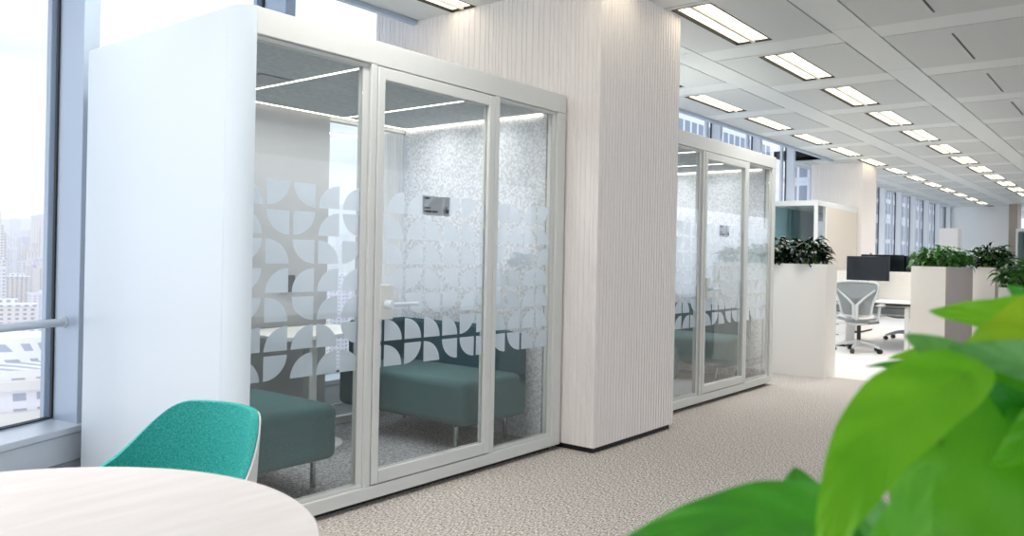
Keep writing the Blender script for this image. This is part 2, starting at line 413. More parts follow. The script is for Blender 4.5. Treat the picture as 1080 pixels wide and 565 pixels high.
def tower(kind, w_, d_, h_, m):
    t = thing('city_tower', '', 'building')
    b = MB().box(-w_ / 2, w_ / 2, -d_ / 2, d_ / 2, 0, h_)
    if kind == 1: b.box(-w_ / 2 - 2, -w_ / 4, -d_ / 2 - 2, d_ / 4, 0, h_ * .93); b.box(w_ / 4, w_ / 2 + 2, -d_ / 2 - 2, d_ / 4, 0, h_ * .93)
    if kind == 2:
        for q in range(4): b.box(-w_ / 2 + q * w_ / 4 + 1, -w_ / 2 + q * w_ / 4 + w_ / 4 - 1, -d_ / 2 - 2.2, -d_ / 2, 0, h_ - 3)
    b.build('tower_body', CITY[m], t)
    r = MB().box(-w_ / 2 - .6, w_ / 2 + .6, -d_ / 2 - .6, d_ / 2 + .6, h_, h_ + 1.5).box(-w_ / 5, w_ / 5, -d_ / 5, d_ / 5, h_ + 1.5, h_ + 5)
    r.build('roof', CITY[3] if m != 3 else CITY[0], t)
    return t
protos = [tower(0, 26, 18, 70, 0), tower(1, 30, 18, 88, 2), tower(2, 34, 16, 62, 1), tower(0, 44, 20, 34, 3), tower(1, 22, 20, 100, 1)]
used = set(); placed = [(215 * .332, 215 * .943)]
def put(k, r, az, rz, sz=1):
    o = protos[k] if k not in used else copy_tree(protos[k]); used.add(k)
    o.location = (r * math.cos(az), r * math.sin(az), gz(r) - 3); o.rotation_euler.z = rz; o.scale = (1, 1, sz)
    tag(o, 'one of the pale apartment towers spread over the hazy city beyond the windows', 'building', 'pale towers of the distant city')
sect = [(math.atan2(1.123, .36), math.atan2(1.12, .45)), (math.atan2(.83, .6), math.atan2(.70, .72))]
rings = [(400, 2), (500, 4), (640, 6), (820, 7), (1050, 7), (1350, 8), (1750, 8), (2300, 8)]
for si, (a1, a0) in enumerate(sect):
    for ri, (r, n_) in enumerate(rings):
        if si == 1: n_ = max(2, int(n_ * .8))
        for j in range(n_):
            for tr_ in range(30):
                rr = r * random.uniform(.88, 1.14); az = a0 + (a1 - a0) * random.random()
                pp = (rr * math.cos(az), rr * math.sin(az))
                if all(math.hypot(pp[0] - q[0], pp[1] - q[1]) > 50 for q in placed): break
            else: continue
            placed.append(pp)
            put(random.choice([0, 1, 2, 3, 4] if r > 450 else [3, 2, 3]), rr, az, az + PI / 2 + random.uniform(-.5, .5), random.uniform(.6, 1.1) * (.62 if rr < 560 else .85 if rr < 800 else 1))
# low curved white complex right under the near window
az = math.atan2(1.123, .395); rr = 215
t = thing('curved_building', 'low white curved building with stacked terraces seen at bottom of near window', 'building', (rr * math.cos(az), rr * math.sin(az), gz(rr)))
for lv in range(9):
    MB().lathe([(24 - lv * .6, 24 + lv * 6.5), (24 - lv * .6, 24 + lv * 6.5 + 2.0)], n=40).build('terrace', M['offwhite'], t)
MB().lathe([(20, 0), (17, 80), (11, 81), (9, 86)], n=40).build('core', CITY[0], t)
# neighbouring office tower opposite
for loc, sz, lb in (((215, 52, -110), (90, 20, 220), 'grey glazed tower facing the far windows'), ((118, 62, -110), (40, 18, 210), 'grey glazed tower behind the second pod windows')):
    t = thing('office_tower', lb, 'building', loc)
    b = MB().box(-sz[0] / 2, sz[0] / 2, -sz[1] / 2, sz[1] / 2, 0, sz[2]); b.build('tower_body', OPP, t)
    fb = MB()
    for z in range(80, sz[2], 8): fb.box(-sz[0] / 2 - .4, sz[0] / 2 + .4, -sz[1] / 2 - .4, sz[1] / 2 + .4, z, z + .9)
    fb.build('floor_bands', M['white'], t)

# ------------------------------------------------------------------ columns
def flute_face(p, q, nrm, pitch, depth, irregular=False, seed=1):
    """points from p to q, vertical grooves cut into the face"""
    rg = random.Random(seed); p = Vector(p); q = Vector(q); L = (q - p).length; d = (q - p).normalized(); nr = Vector(nrm); pts = []
    s = .012
    pts.append(p)
    while s < L - .02:
        w_ = pitch * (rg.choice([.8, 1.0, 1.2, 1.6]) if irregular else 1.0); g = .006
        e = min(s + w_ - g, L - .012)
        pts += [p + d * s, p + d * (s + .003) - nr * 0, p + d * (e - .003), p + d * e - nr * depth, p + d * min(e + g, L - .004) - nr * depth]
        s = e + g
    pts.append(q)
    return pts
def column(x0, x1, y0, y1, label, rails=True):
    t = thing('fluted_column', label, 'column', (x0, y0, 0))
    pts = flute_face((x0, y1), (x0, y0), (-1, 0), .032, .005, True, 3) + flute_face((x0, y0), (x1, y0), (0, -1), .036, .004, False, 5)[1:] + flute_face((x1, y0), (x1, y1), (1, 0), .060, .008, False, 6)[1:]
    MB().prism([(p.x - x0, p.y - y0) for p in pts], .035, 3.44 if y1 - y0 > 1 else CZ + .09).build('fluted_cladding', M['column'], t)
    MB().box(.02, x1 - x0 - .02, .02, y1 - y0, 0, .035).build('plinth', M['dark'], t)
    return t
column(4.225, 5.28, 2.714, 4.80, 'white fluted column between the two meeting pods')
c2 = column(14.66, 15.55, 4.0, 4.88, 'far fluted column beside the small teal phone booth')
MB().box(.55, .63, -.012, 0, 1.28, 1.40).build('wall_switch', M['black'], c2)

# ------------------------------------------------------------------ meeting pods
W = 2.33; D = 1.41; PH = 2.25
PX = .138; PZ = .127; CX = .118; CZc = .107
seedrows = [['BL', 'TL', 'TR'], ['BL', 'TR', 'TL'], ['TL', 'BL', 'TR'], ['TL', 'BR', 'BR'], ['TL', 'BL', 'TR'], ['BR', 'BR', 'BR'], ['BL', 'TL', 'BR']]
rq = random.Random(11)
pattern = [[(seedrows[r][c] if c < 3 else rq.choice(['BL', 'TL', 'TR', 'BR', 'BR', 'BL'])) for c in range(17)] for r in range(7)]
def clip(poly, x0, x1):
    def half(ps, f, xx):
        out = []
        for i in range(len(ps)):
            a, b = ps[i], ps[(i + 1) % len(ps)]; ia, ib = f(a[0]), f(b[0])
            if ia: out.append(a)
            if ia != ib:
                k = (xx - a[0]) / (b[0] - a[0]); out.append((xx, a[1] + (b[1] - a[1]) * k))
        return out
    ps = half(poly, lambda v: v >= x0, x0)
    return half(ps, lambda v: v <= x1, x1) if len(ps) > 2 else ps
def film(x0, x1):
    b = MB()
    for r in range(7):
        zt = 1.532 - r * PZ
        for c in range(17):
            xa = .012 + (c) * PX; xb = xa + CX; za = zt - CZc; k = pattern[r][c]
            ox, oz, sx, sz = {'BL': (xa, za, 1, 1), 'TL': (xa, zt, 1, -1), 'TR': (xb, zt, -1, -1), 'BR': (xb, za, -1, 1)}[k]
            poly = [(ox, oz)] + [(ox + sx * CX * math.cos(a * PI / 24), oz + sz * CZc * math.sin(a * PI / 24)) for a in range(13)]
            poly = clip(poly, x0, x1)
            if len(poly) > 2: b.prism(poly, .026, .0275, axis='y')
    return b
def pod(x, label):
    t = thing('meeting_pod', label, 'meeting pod', (x, 2.9516, 0))
    Z0 = .03
    MB().box(.05, W - .05, .05, D - .05, 0, Z0).build('plinth', M['dark'], t)
    MB().box(.0, W - .0, .075, D - .0, Z0, .06).build('pod_floor', M['podcarpet'], t)
    MB().box(0, .055, .112, D, Z0, PH).build('side_panel', M['white'], t, bevel=.003)
    arc = [(.07 - .07 * math.sin(a * PI / 16), .11 - .11 * math.cos(a * PI / 16)) for a in range(9)]    # (.07,0) -> (0,.11)
    inn = [(.07 - .045 * math.sin(a * PI / 16), .11 - .05 * math.cos(a * PI / 16)) for a in range(8, -1, -1)]
    MB().prism(arc + inn, Z0, PH).build('rounded_corner', M['white'], t, smooth=True)
    MB().box(.05, W - .05, .06, D - .01, 2.17, PH - .01).build('roof', M['frame'], t, bevel=.003)
    ce = MB().box(.055, W - .08, .06, D - .06, 2.13, 2.168).build('inner_ceiling', M['podceil'], t)
    MB().box(.50, .70, .62, .82, 2.122, 2.13).build('air_vent', M['steel'], t, bevel=.003)
    sp = MB().cyl((1.12, .5, 2.118), (1.12, .5, 2.13), .05, n=20).build('ceiling_spotlight', M['white'], t)
    for lx in (.72, 1.62):
        MB().box(lx, lx + .009, .08, D - .08, 2.126, 2.131).build('led_strip', M['led'], t)
    MB().box(.12, W - .12, D - .085, D - .073, 2.126, 2.131).build('led_strip', M['led'], t)
    MB().box(W - .135, W - .125, .10, D - .08, 2.118, 2.128).build('led_strip', M['led'], t)
    MB().box(W - .075, W, .06, D, Z0, PH).build('side_panel', M['white'], t, bevel=.003)
    MB().box(W - .115, W - .076, .07, D - .06, .06, 2.13).build('felt_lining', M['felt'], t)
    MB().box(.056, 1.53, D - .055, D, Z0 + .0, 2.17).build('back_panel', M['podgrey'], t)
    bf = MB().box(1.531, W - .077, D - .05, D, Z0, .11).box(1.531, W - .077, D - .05, D, 2.10, 2.17)
    bf.build('back_frame', M['frame'], t, bevel=.003)
    MB().box(1.531, W - .077, D - .03, D - .02, .11, 2.10).build('back_glass', M['glass'], t)
    fr = MB()
    fr.box(.07, W, 0, .07, 2.135, PH); fr.box(.07, W, 0, .07, Z0, .095)
    fr.box(W - .085, W, .001, .069, .095, 2.135); fr.box(.704, .742, .001, .069, .095, 2.135); fr.box(1.632, 1.672, .001, .069, .095, 2.135)
    fr.build('frame', M['frame'], t, bevel=.004)
    for x0, x1 in ((.07, .703), (1.673, W - .086)):
        b = MB()
        e = .018 if x0 < .1 else .012
        b.box(x0, x1, .018, .05, .096, .115); b.box(x0, x1, .018, .05, 2.115, 2.134)
        b.box(x0, x0 + .008, .018, .05, .115, 2.115); b.box(x1 - .040, x1, .018, .05, .115, 2.115)
        fx = b.build('fixed_light_frame', M['frame'], t, bevel=.002)
        MB().box(x0 + .008, x1 - .04, .018, .0255, .115, 2.115).build('glass_pane', M['glass'], fx)
        film(x0 + .008, x1 - .04).build('frosted_film', M['film'], fx)
    dx0, dx1 = .746, 1.628
    b = MB(); b.box(dx0, dx0 + .045, -.002, .045, .10, 2.13); b.box(dx1 - .05, dx1, -.002, .045, .10, 2.13)
    b.box(dx0 + .045, dx1 - .05, -.002, .045, .10, .165); b.box(dx0 + .045, dx1 - .05, -.002, .045, 2.07, 2.13)
    dr = b.build('door', M['frame'], t, bevel=.004)
    MB().box(dx0 + .045, dx1 - .05, .018, .0255, .165, 2.07).build('glass_pane', M['glass'], dr)
    film(dx0 + .045, dx1 - .05).build('frosted_film', M['film'], dr)
    MB().box(dx0 + .03, dx0 + .115, -.012, .052, .90, 1.07).build('lock_plate', M['frame'], dr, bevel=.003)
    h = MB().cyl((dx0 + .07, -.012, .975), (dx0 + .07, -.06, .975), .020, n=16)
    h.tube([(dx0 + .07, -.055, .975), (dx0 + .24, -.055, .975)], .011, 12)
    h.build('door_handle', M['white'], dr, smooth=True)
    g = MB().box(1.088, 1.292, .0262, .028, 1.43, 1.53)
    sg = g.build('door_sign', M['steel'], dr)
    s2 = MB()
    s2.box(1.10, 1.13, .0165, .0178, 1.512, 1.521); s2.box(1.10, 1.135, .0165, .0178, 1.463, 1.470); s2.box(1.10, 1.145, .0165, .0178, 1.444, 1.453)
    s2.box(1.152, 1.19, .0165, .0178, 1.444, 1.453); s2.box(1.25, 1.275, .0165, .0178, 1.455, 1.463); s2.box(1.256, 1.262, .0165, .0178, 1.455, 1.478)
    s2.cyl((1.263, .0165, 1.452), (1.263, .0178, 1.452), .011, n=16)
    s2.build('sign_print', M['black'], sg)
    for ly in (.45, .95):  # fill lights added to brighten the pod interior
        ld = bpy.data.lights.new('pod_fill', 'AREA'); ld.shape = 'RECTANGLE'; ld.size = W - .5; ld.size_y = .05; ld.energy = 9; ld.color = (1, .98, .96)
        lo = bpy.data.objects.new('pod_fill', ld); C.objects.link(lo); lo.location = (W / 2, ly, 2.10); lo.parent = t
    return t
pod1 = pod(1.873, 'large white glazed meeting pod in the foreground behind the teal chair')
pod2 = copy_tree(pod1); pod2.location = (5.50, 2.9516, 0); tag(pod2, 'second white glazed meeting pod beyond the fluted column')

def bench(x, mirror, label):
    """built facing -X (mirror False); origin at the floor, x = wall side"""
    s = -1 if not mirror else 1
    t = thing('upholstered_bench', label, 'bench', (x, 3.09, .0601))
    def bx(a, b): return (min(a * s, b * s), max(a * s, b * s))
    x0, x1 = bx(.10, .62)
    x0, x1 = bx(.02, .62)
    seat = MB().box(x0, x1, .02, 1.17, .155, .425)
    seat.build('seat', M['fabric'], t, bevel=.045, seg=5)
    # backrest along the wall with a wing round the rear corner, dipping towards the near end
    def bk(u, v):
        L1 = 1.12; L2 = .50; tt = u * (L1 + L2)
        if tt < L1: px, py = .05, .02 + tt
        else: px, py = .05 + (tt - L1), .02 + L1
        k = max(0, min(1, tt / .42)); zt = .675 + .035 * (3 * k * k - 2 * k ** 3)
        return px, py, zt
    n = 30; vs = []; fs = []
    for i in range(n):
        u = i / (n - 1); px, py, zt = bk(u, 0)
        inw = (1, 0) if u < .675 else ((.7, -.7) if u < .71 else (0, -1))
        th = .045
        for (a, z) in ((-.0, .36), (-.0, zt - .02), (th * .3, zt), (th * .8, zt), (th * 1.2, zt - .02), (th * 1.2, .36)):
            vs.append(((px + inw[0] * a) * s, py + inw[1] * a, z))
    for i in range(n - 1):
        for j in range(6): fs.append((i * 6 + j, i * 6 + (j + 1) % 6, (i + 1) * 6 + (j + 1) % 6, (i + 1) * 6 + j))
    fs += [tuple(range(6)), tuple((n - 1) * 6 + j for j in range(6))]
    MB().add(vs, fs).build('backrest', M['fabric2'], t, smooth=True)
    for lx in (.10, .56):
        for ly in (.14, 1.06):
            MB().box(*bx(lx - .010, lx + .010), ly - .010, ly + .010, 0, .147).build('leg', M['chrome'], t, bevel=.002)
    return t
def pod_table(x, label):
    t = thing('meeting_table', label, 'table', (x, 3.98, .0601))
    pts = []
    hx, hy, r = .38, .27, .10
    for cx, cy, a0 in ((hx - r, hy - r, 0), (-hx + r, hy - r, 90), (-hx + r, -hy + r, 180), (hx - r, -hy + r, 270)):
        for k in range(7): a = math.radians(a0 + k * 15); pts.append((cx + r * math.cos(a), cy + r * math.sin(a)))
    MB().prism(pts, .665, .69).build('table_top', M['desk'], t, bevel=.004)
    MB().box(-.03, .03, -.03, .03, .012, .665).build('leg', M['frame'], t, bevel=.006)
    MB().cyl((0, 0, 0), (0, 0, .014), .20, n=32).build('base', M['frame'], t)
    return t
for px, nm in ((1.873, 'near'), (5.50, 'second')):
    e = {'near': 'in the near pod', 'second': 'in the second pod'}[nm]
    bench(px + .056, True, 'grey-green bench against the left side ' + e)
    bench(px + W - .117, False, 'dark teal bench with wraparound backrest at right side ' + e)
    pod_table(px + 1.16, 'white pedestal table between the two benches ' + e)
    t = thing('control_panel', 'small black control panel on the grey back wall ' + e, 'control panel', (px + 1.21, 4.30, 1.02))
    MB().box(-.055, .055, -.012, 0, -.055, .055).build('body', M['black'], t, bevel=.003)
    MB().box(-.047, .047, -.0135, -.012, -.047, .047).build('screen', M['screen'], t)

# ------------------------------------------------------------------ ceiling lamps
def ceiling_lamp():
    t = thing('ceiling_lamp', '', 'ceiling lamp')
    w_ = .30; h = MB()
    h.box(0, LLEN, 0, .012, -.002, .06); h.box(0, LLEN, w_ - .012, w_, -.002, .06); h.box(0, .012, .012, w_ - .012, -.002, .06); h.box(LLEN - .012, LLEN, .012, w_ - .012, -.002, .06)
    h.box(0, LLEN, 0, w_, .06, .07)
    h.build('housing', M['slot'], t)
    MB().box(.012, LLEN - .012, w_ / 2 - .012, w_ / 2 + .012, -.004, .06).build('divider', M['offwhite'], t)
    for y0, y1 in ((.028, w_ / 2 - .022), (w_ / 2 + .022, w_ - .028)):
        MB().box(.02, LLEN - .02, y0, y1, .012, .03).build('diffuser', M['lamp'], t)
    return t
SPECIAL = {(0, 0): 'largest twin-strip recessed lamp, right beside the top of the fluted column',
           (0, 1): 'second twin-strip recessed lamp past the fluted column in the corridor row',
           (0, 2): 'third twin-strip recessed lamp past the fluted column in the corridor row',
           (1, 2): 'first twin-strip lamp above the second pod right of the fluted column',
           (1, 3): 'second twin-strip lamp above the second pod in the window-side row',
           (1, -1): 'recessed lamp at the top edge above the near pod, touching the fluted column'}
lp = ceiling_lamp(); first = True; LIT = []
for ri, (ya, yb) in enumerate(LY):
    for k in range(-5, 15):  # rows run on around the camera: unseen lamps added for their light
        if ri == 1 and k > 13: continue
        x = lamp_x(k) + ROWDX[ri]
        if ri == 1 and 4.3 < x < 5.2: continue
        if ri == 1 and 14.0 < x < 15.6 and False: continue
        o = lp if first else copy_tree(lp); first = False
        o.location = (x, ya, CZ - .0); o.scale = (1, (yb - ya) / .30, 1)
        tag(o, ['twin-strip recessed lamp in the row nearer the camera along the corridor ceiling', 'twin-strip recessed lamp in the row above the pods by the windows'][ri], 'ceiling lamp',
            ['recessed lamps, corridor row', 'recessed lamps, window-side row'][ri])
        sp_ = SPECIAL.get((ri, k))
        if sp_: o['label'] = sp_; del o['group']
        if x < 18: LIT.append((o, ri, x))
for o, ri, x in LIT:
            ld = bpy.data.lights.new('lamp_light', 'AREA'); ld.shape = 'RECTANGLE'; ld.size = LLEN; ld.size_y = .26; ld.energy = AREA * (.03 if (ri == 0 and 3 < x < 5.5) or (ri == 1 and 13.3 < x < 15.6) or (ri == 1 and 2.8 < x < 3.4) else 1); ld.color = (1, .98, .96); ld.spread = 2.6
            lo = bpy.data.objects.new('lamp_light', ld); C.objects.link(lo); lo.location = (LLEN / 2, .15, -.02); lo.parent = o

# ------------------------------------------------------------------ round table and teal chair
t = thing('round_table', 'round pale wooden table in the near left corner', 'table', (.45, 1.45, 0))
MB().lathe([(.50, .712), (.535, .716), (.545, .724), (.545, .731), (.541, .735), (.3, .735), (.001, .735)], n=96).build('table_top', M['wood'], t, smooth=True)
MB().lathe([(.03, .03), (.03, .70), (.12, .712)], n=24).build('pedestal', M['frame'], t, smooth=True)
MB().lathe([(.26, 0), (.26, .008), (.05, .025), (.03, .035)], n=48).build('base', M['frame'], t, smooth=True)

def shell_chair(loc, rz):
    t = thing('shell_armchair', 'teal upholstered shell chair drawn up to the round table', 'chair', loc, rz)
    # local: faces -Y, back towards +Y.  u angle around the shell, v from seat up to rim
    def prof(u):
        a = (u - .5) * 2                      # -1 .. 1, 0 = back
        ang = a * 2.15
        k = abs(a)
        top = .783 - .175 * (1 - math.cos(min(1, max(0, k - .24) / .44) * PI)) / 2
        if k > .78: top -= .14 * ((k - .78) / .22) ** 1.6
        return ang, top
    def surf(off):
        def f(u, v):
            ang, top = prof(u)
            zb = .44
            z = zb + (top - zb) * v * (.982 if off > .02 else 1)
            q = min(1, v * 2.2) ** .7; rx = .20 + .050 * q + off; ry = .205 + .05 * q + off
            x = math.sin(ang) * rx; y = math.cos(ang) * ry
            if math.cos(ang) < 0: y *= .95
            y += .03 * v * max(0, math.cos(ang))
            return (x, y, z - (off * .5 if v < .1 else 0) + (.0 if off == 0 else 0))
        return f
    def closed(o0, o1, name, m):
        b = MB(); nu, nv = 49, 13; fi, fo = surf(o0), surf(o1); vs = []
        for j in range(nv):
            for i in range(nu): vs.append(fi(i / (nu - 1), j / (nv - 1)))
        n0 = len(vs)
        for j in range(nv):
            for i in range(nu): vs.append(fo(i / (nu - 1), j / (nv - 1)))
        fs = []
        for j in range(nv - 1):
            for i in range(nu - 1):
                q = (j * nu + i, j * nu + i + 1, (j + 1) * nu + i + 1, (j + 1) * nu + i)
                fs.append(q); fs.append(tuple(n0 + k for k in q[::-1]))
        for i in range(nu - 1):
            for j in (0, nv - 1): fs.append((j * nu + i, j * nu + i + 1, n0 + j * nu + i + 1, n0 + j * nu + i))
        for j in range(nv - 1):
            for i in (0, nu - 1): fs.append((j * nu + i, (j + 1) * nu + i, n0 + (j + 1) * nu + i, n0 + j * nu + i))
        b.add(vs, fs); return b.build(name, m, t, bevel=.004, subd=1)
    closed(0, .020, 'upholstery', M['teal'])
    closed(.0205, .026, 'outer_shell', M['shell'])
    seat = MB().lathe([(.001, .40), (.14, .405), (.205, .435), (.222, .46), (.205, .482), (.12, .478), (.001, .474)], n=40)
    seat.build('seat', M['teal'], t, smooth=True)
    for sx in (-1, 1):
        for sy in (-1, 1):
            MB().tube([(sx * .10, sy * .10, .41), (sx * .22, sy * .22, 0)], [.015, .010], 12).build('leg', M['wood'], t, smooth=True)
    return t
shell_chair((1.02, 2.03, 0), math.radians(-80))

# ------------------------------------------------------------------ office planters and planting
def planter(x0, x1, y0, y1, h, label, side=None):  # side: darker colour standing in for shade on the corridor face
    t = thing('planter_box', label, 'planter', (x0, y0, 0))
    a, b = x1 - x0, y1 - y0; th = .02
    bd = MB().box(0, a, 0, b, 0, .05).box(0, a, 0, th, .05, h, 1).box(0, a, b - th, b, .05, h).box(0, th, th, b - th, .05, h).box(a - th, a, th, b - th, .05, h)
    bd.build('box', [M['planter'], side or M['planter']], t)
    MB().box(th, a - th, th, b - th, h - .08, h - .05).build('soil', M['soil'], t)
    return t
def leaf_grid(b, base, tip, width, nrm, arch=.15, fold=.25, nu=7, nv=9, mi=0, heart=True, bend=0):
    base = Vector(base); tip = Vector(tip); ax = tip - base; L = ax.length; ax.normalize(); nrm = Vector(nrm)
    sd = ax.cross(nrm).normalized(); nn = sd.cross(ax).normalized()
    def f(u, v):
        s = (u - .5) * 2
        wv = math.sin(PI * min(1, v ** .62)) ** .85 if heart else math.sin(PI * v) ** .8
        wv = max(wv, .0)
        if heart: wv = (max(0, math.sin(PI * (v ** .58))) ** .75)
        c = base + ax * (L * (v - (.10 * abs(s) * (1 - v) if heart else 0))) + nn * (arch * L * math.sin(PI * v) - arch * .9 * L * v * v)
        c = c + sd * (bend * L * math.sin(PI * v))
        return c + sd * (s * width * .5 * wv) + nn * (fold * abs(s) ** 1.3 * width * .5 * wv + (.022 * width * math.sin(v * 26 - abs(s) * 7) * min(1, abs(s) * 2) if heart else 0))
    b.grid(f, nu, nv, mi); return b
def shrub(x, y, z, r, h, n, name, label, cat, mats, seed, group=None, lsize=.09):
    rg = random.Random(seed)
    t = thing(name, label, cat, (x, y, z), 0, group)
    lb = MB(); sb = MB()
    for i in range(n):
        a = rg.uniform(0, 2 * PI); rr = r * math.sqrt(rg.random()); hh = h * rg.uniform(.25, 1.0) * (1 - .35 * (rr / r) ** 2)
        px, py = rr * math.cos(a), rr * math.sin(a) * .8
        d = Vector((math.cos(a + rg.uniform(-.8, .8)), math.sin(a + rg.uniform(-.8, .8)), rg.uniform(-.5, .5))).normalized()
        L = lsize * rg.uniform(.7, 1.3); p = Vector((px, py, hh))
        nr = Vector((rg.uniform(-.4, .4), rg.uniform(-.4, .4), 1))
        leaf_grid(lb, p, p + d * L, L * .48, nr, .2, .3, 3, 5, 0 if rg.random() < .6 else min(1, len(mats) - 1), False)
        if i % 5 == 0: sb.tube([(px * .4, py * .4, 0), (px * .8, py * .8, hh * .6), tuple(p)], .004, 5)
    lb.build('foliage', mats, t, smooth=True); sb.build('stems', M['stem'], t)
    return t
pl = planter(8.64, 9.0, 2.70, 4.5, 1.20, 'tall white planter box at the end of the corridor by the second pod')
for k, yy in enumerate((2.93, 3.33)):
    shrub(8.82, yy, 1.145, .20, .34, 260, 'leafy_shrub', ['dark leafy shrub at the corridor end of the tall planter', 'dark leafy shrub in the tall planter beside the second pod'][k], 'plant', [M['shrubk'], M['shrubk']], 20 + k, None, .11)
planter(9.30, 10.75, 1.68, 2.03, 1.20, 'white planter with shade-coloured side standing behind the foreground leaves', M['taupe'])
for k, xx in enumerate((9.55, 10.05, 10.5)):
    shrub(xx, 1.86, 1.145, .22, .26, 170, 'green_shrub', ['bushy green shrub at the near end of the shade-sided planter', 'bushy green shrub in the middle of the shade-sided planter', 'bushy green shrub at far end of the shade-sided planter'][k], 'plant', [M['shrubg'], M['shrub']], 30 + k, None, .10)
planter(10.95, 12.1, 1.46, 1.74, 1.20, 'pale planter directly beyond the shade-sided one', M['taupe'])
for k, xx in enumerate((11.15, 11.6)):
    shrub(xx, 1.60, 1.145, .20, .32, 160, 'dark_shrub', ['dark spiky shrub at near end of the pale farther planter', 'dark spiky shrub at far end of the pale farther planter'][k], 'plant', [M['shrubk'], M['shrub']], 40 + k, None, .11)
planter(6.60, 8.2, .50, .87, 1.07, 'white planter at the right edge of the picture')
for k, (xx, yy) in enumerate(((6.78, .72), (7.2, .70))):
    shrub(xx, yy, 1.015, .20, .25, 150, 'green_shrub', ['green shrub spilling over the planter at the right edge', 'green shrub set further along the right edge planter'][k], 'plant', [M['shrubg'], M['shrub']], 50 + k, None, .09)

# ------------------------------------------------------------------ work desks
def desk(x, y0, y1, label):
    t = thing('work_desk', label, 'desk', (x, y0, 0)); L = y1 - y0
    MB().box(.02, .73, .02, L - .02, .635, .664).build('under_frame', M['slot'], t)
    MB().box(0, .75, 0, L, .665, .69).build('desk_top', M['desk'], t, bevel=.003)
    for ly in (.06, L - .10):
        for lx in (.08, .62):
            MB().box(lx, lx + .07, ly, ly + .05, .0, .665).build('leg', M['frame'], t, bevel=.004)
        MB().box(.02, .73, ly, ly + .06, .0, .02).build('foot', M['frame'], t)
    tr = MB().box(.30, .55, .15, L - .15, .50, .51)
    for k in range(7): tr.box(.30 + k * .04, .305 + k * .04, .15, L - .15, .51, .58)
    tr.build('cable_tray', M['steel'], t)
    MB().box(.10, .64, L - .02, L, .12, .60).build('side_screen', M['chairgrey'], t)
    return t
desk(12.0, 2.60, 3.98, 'white height-adjustable desk in front of the light grey mesh chair')
desk(12.86, 2.60, 3.98, 'white desk on the far side of the low divider')
t = thing('desk_divider', 'low white divider screen between the two rows of desks', 'divider', (12.765, 2.60, 0))
MB().box(0, .035, 0, 1.40, .45, 1.10).build('panel', M['offwhite'], t, bevel=.004)
MB().box(0, .035, .05, .10, 0, .45).build('leg', M['frame'], t); MB().box(0, .035, 1.30, 1.35, 0, .45).build('leg', M['frame'], t)
def pedestal_cabinet():
    t = thing('pedestal_cabinet', 'low white drawer cabinet left of the mesh chair under the desk', 'cabinet', (12.15, 3.50, 0))
    MB().box(0, .42, 0, .32, .03, .50).build('body', M['desk'], t, bevel=.004)
    for k in range(3):
        d = MB().box(-.015, 0, .01, .31, .05 + k * .15, .19 + k * .15).build('drawer', M['desk'], t, bevel=.002)
        MB().box(-.022, -.015, .10, .22, .165 + k * .15, .175 + k * .15).build('handle', M['steel'], d)
    MB().box(.02, .40, .02, .30, 0, .03).build('plinth', M['dark'], t)
pedestal_cabinet()
def monitor(x, y, zb, rz, label, tilt=0.0, stand=True, zd=.69):
    t = thing('monitor', label, 'monitor', (x, y, zd + .0002), rz + PI)
    # local: back faces -X
    MB().box(-.012, .012, -.305, .305, zb - zd, zb - zd + .355).build('screen_housing', M['screen'], t, bevel=.004)
    MB().box(-.035, -.0125, -.12, .12, zb - zd + .10, zb - zd + .24).build('back_cover', M['black'], t, bevel=.006)
    s = MB().tube([(.0, 0, .012), (-.02, 0, .15), (-.03, 0, zb - zd + .15)], .014, 10)
    s.build('stand', M['chrome'], t, smooth=True)
    MB().box(-.10, .10, -.13, .13, 0, .012).build('foot', M['chrome'], t, bevel=.003)
    return t
monitor(12.45, 3.30, .965, -.10, 'black monitor on the desk behind the mesh chair')
monitor(13.25, 3.30, 1.00, .10, 'black monitor just beyond the divider, left of two')
monitor(13.30, 2.92, .99, -.25, 'black monitor beyond the divider, right of two')
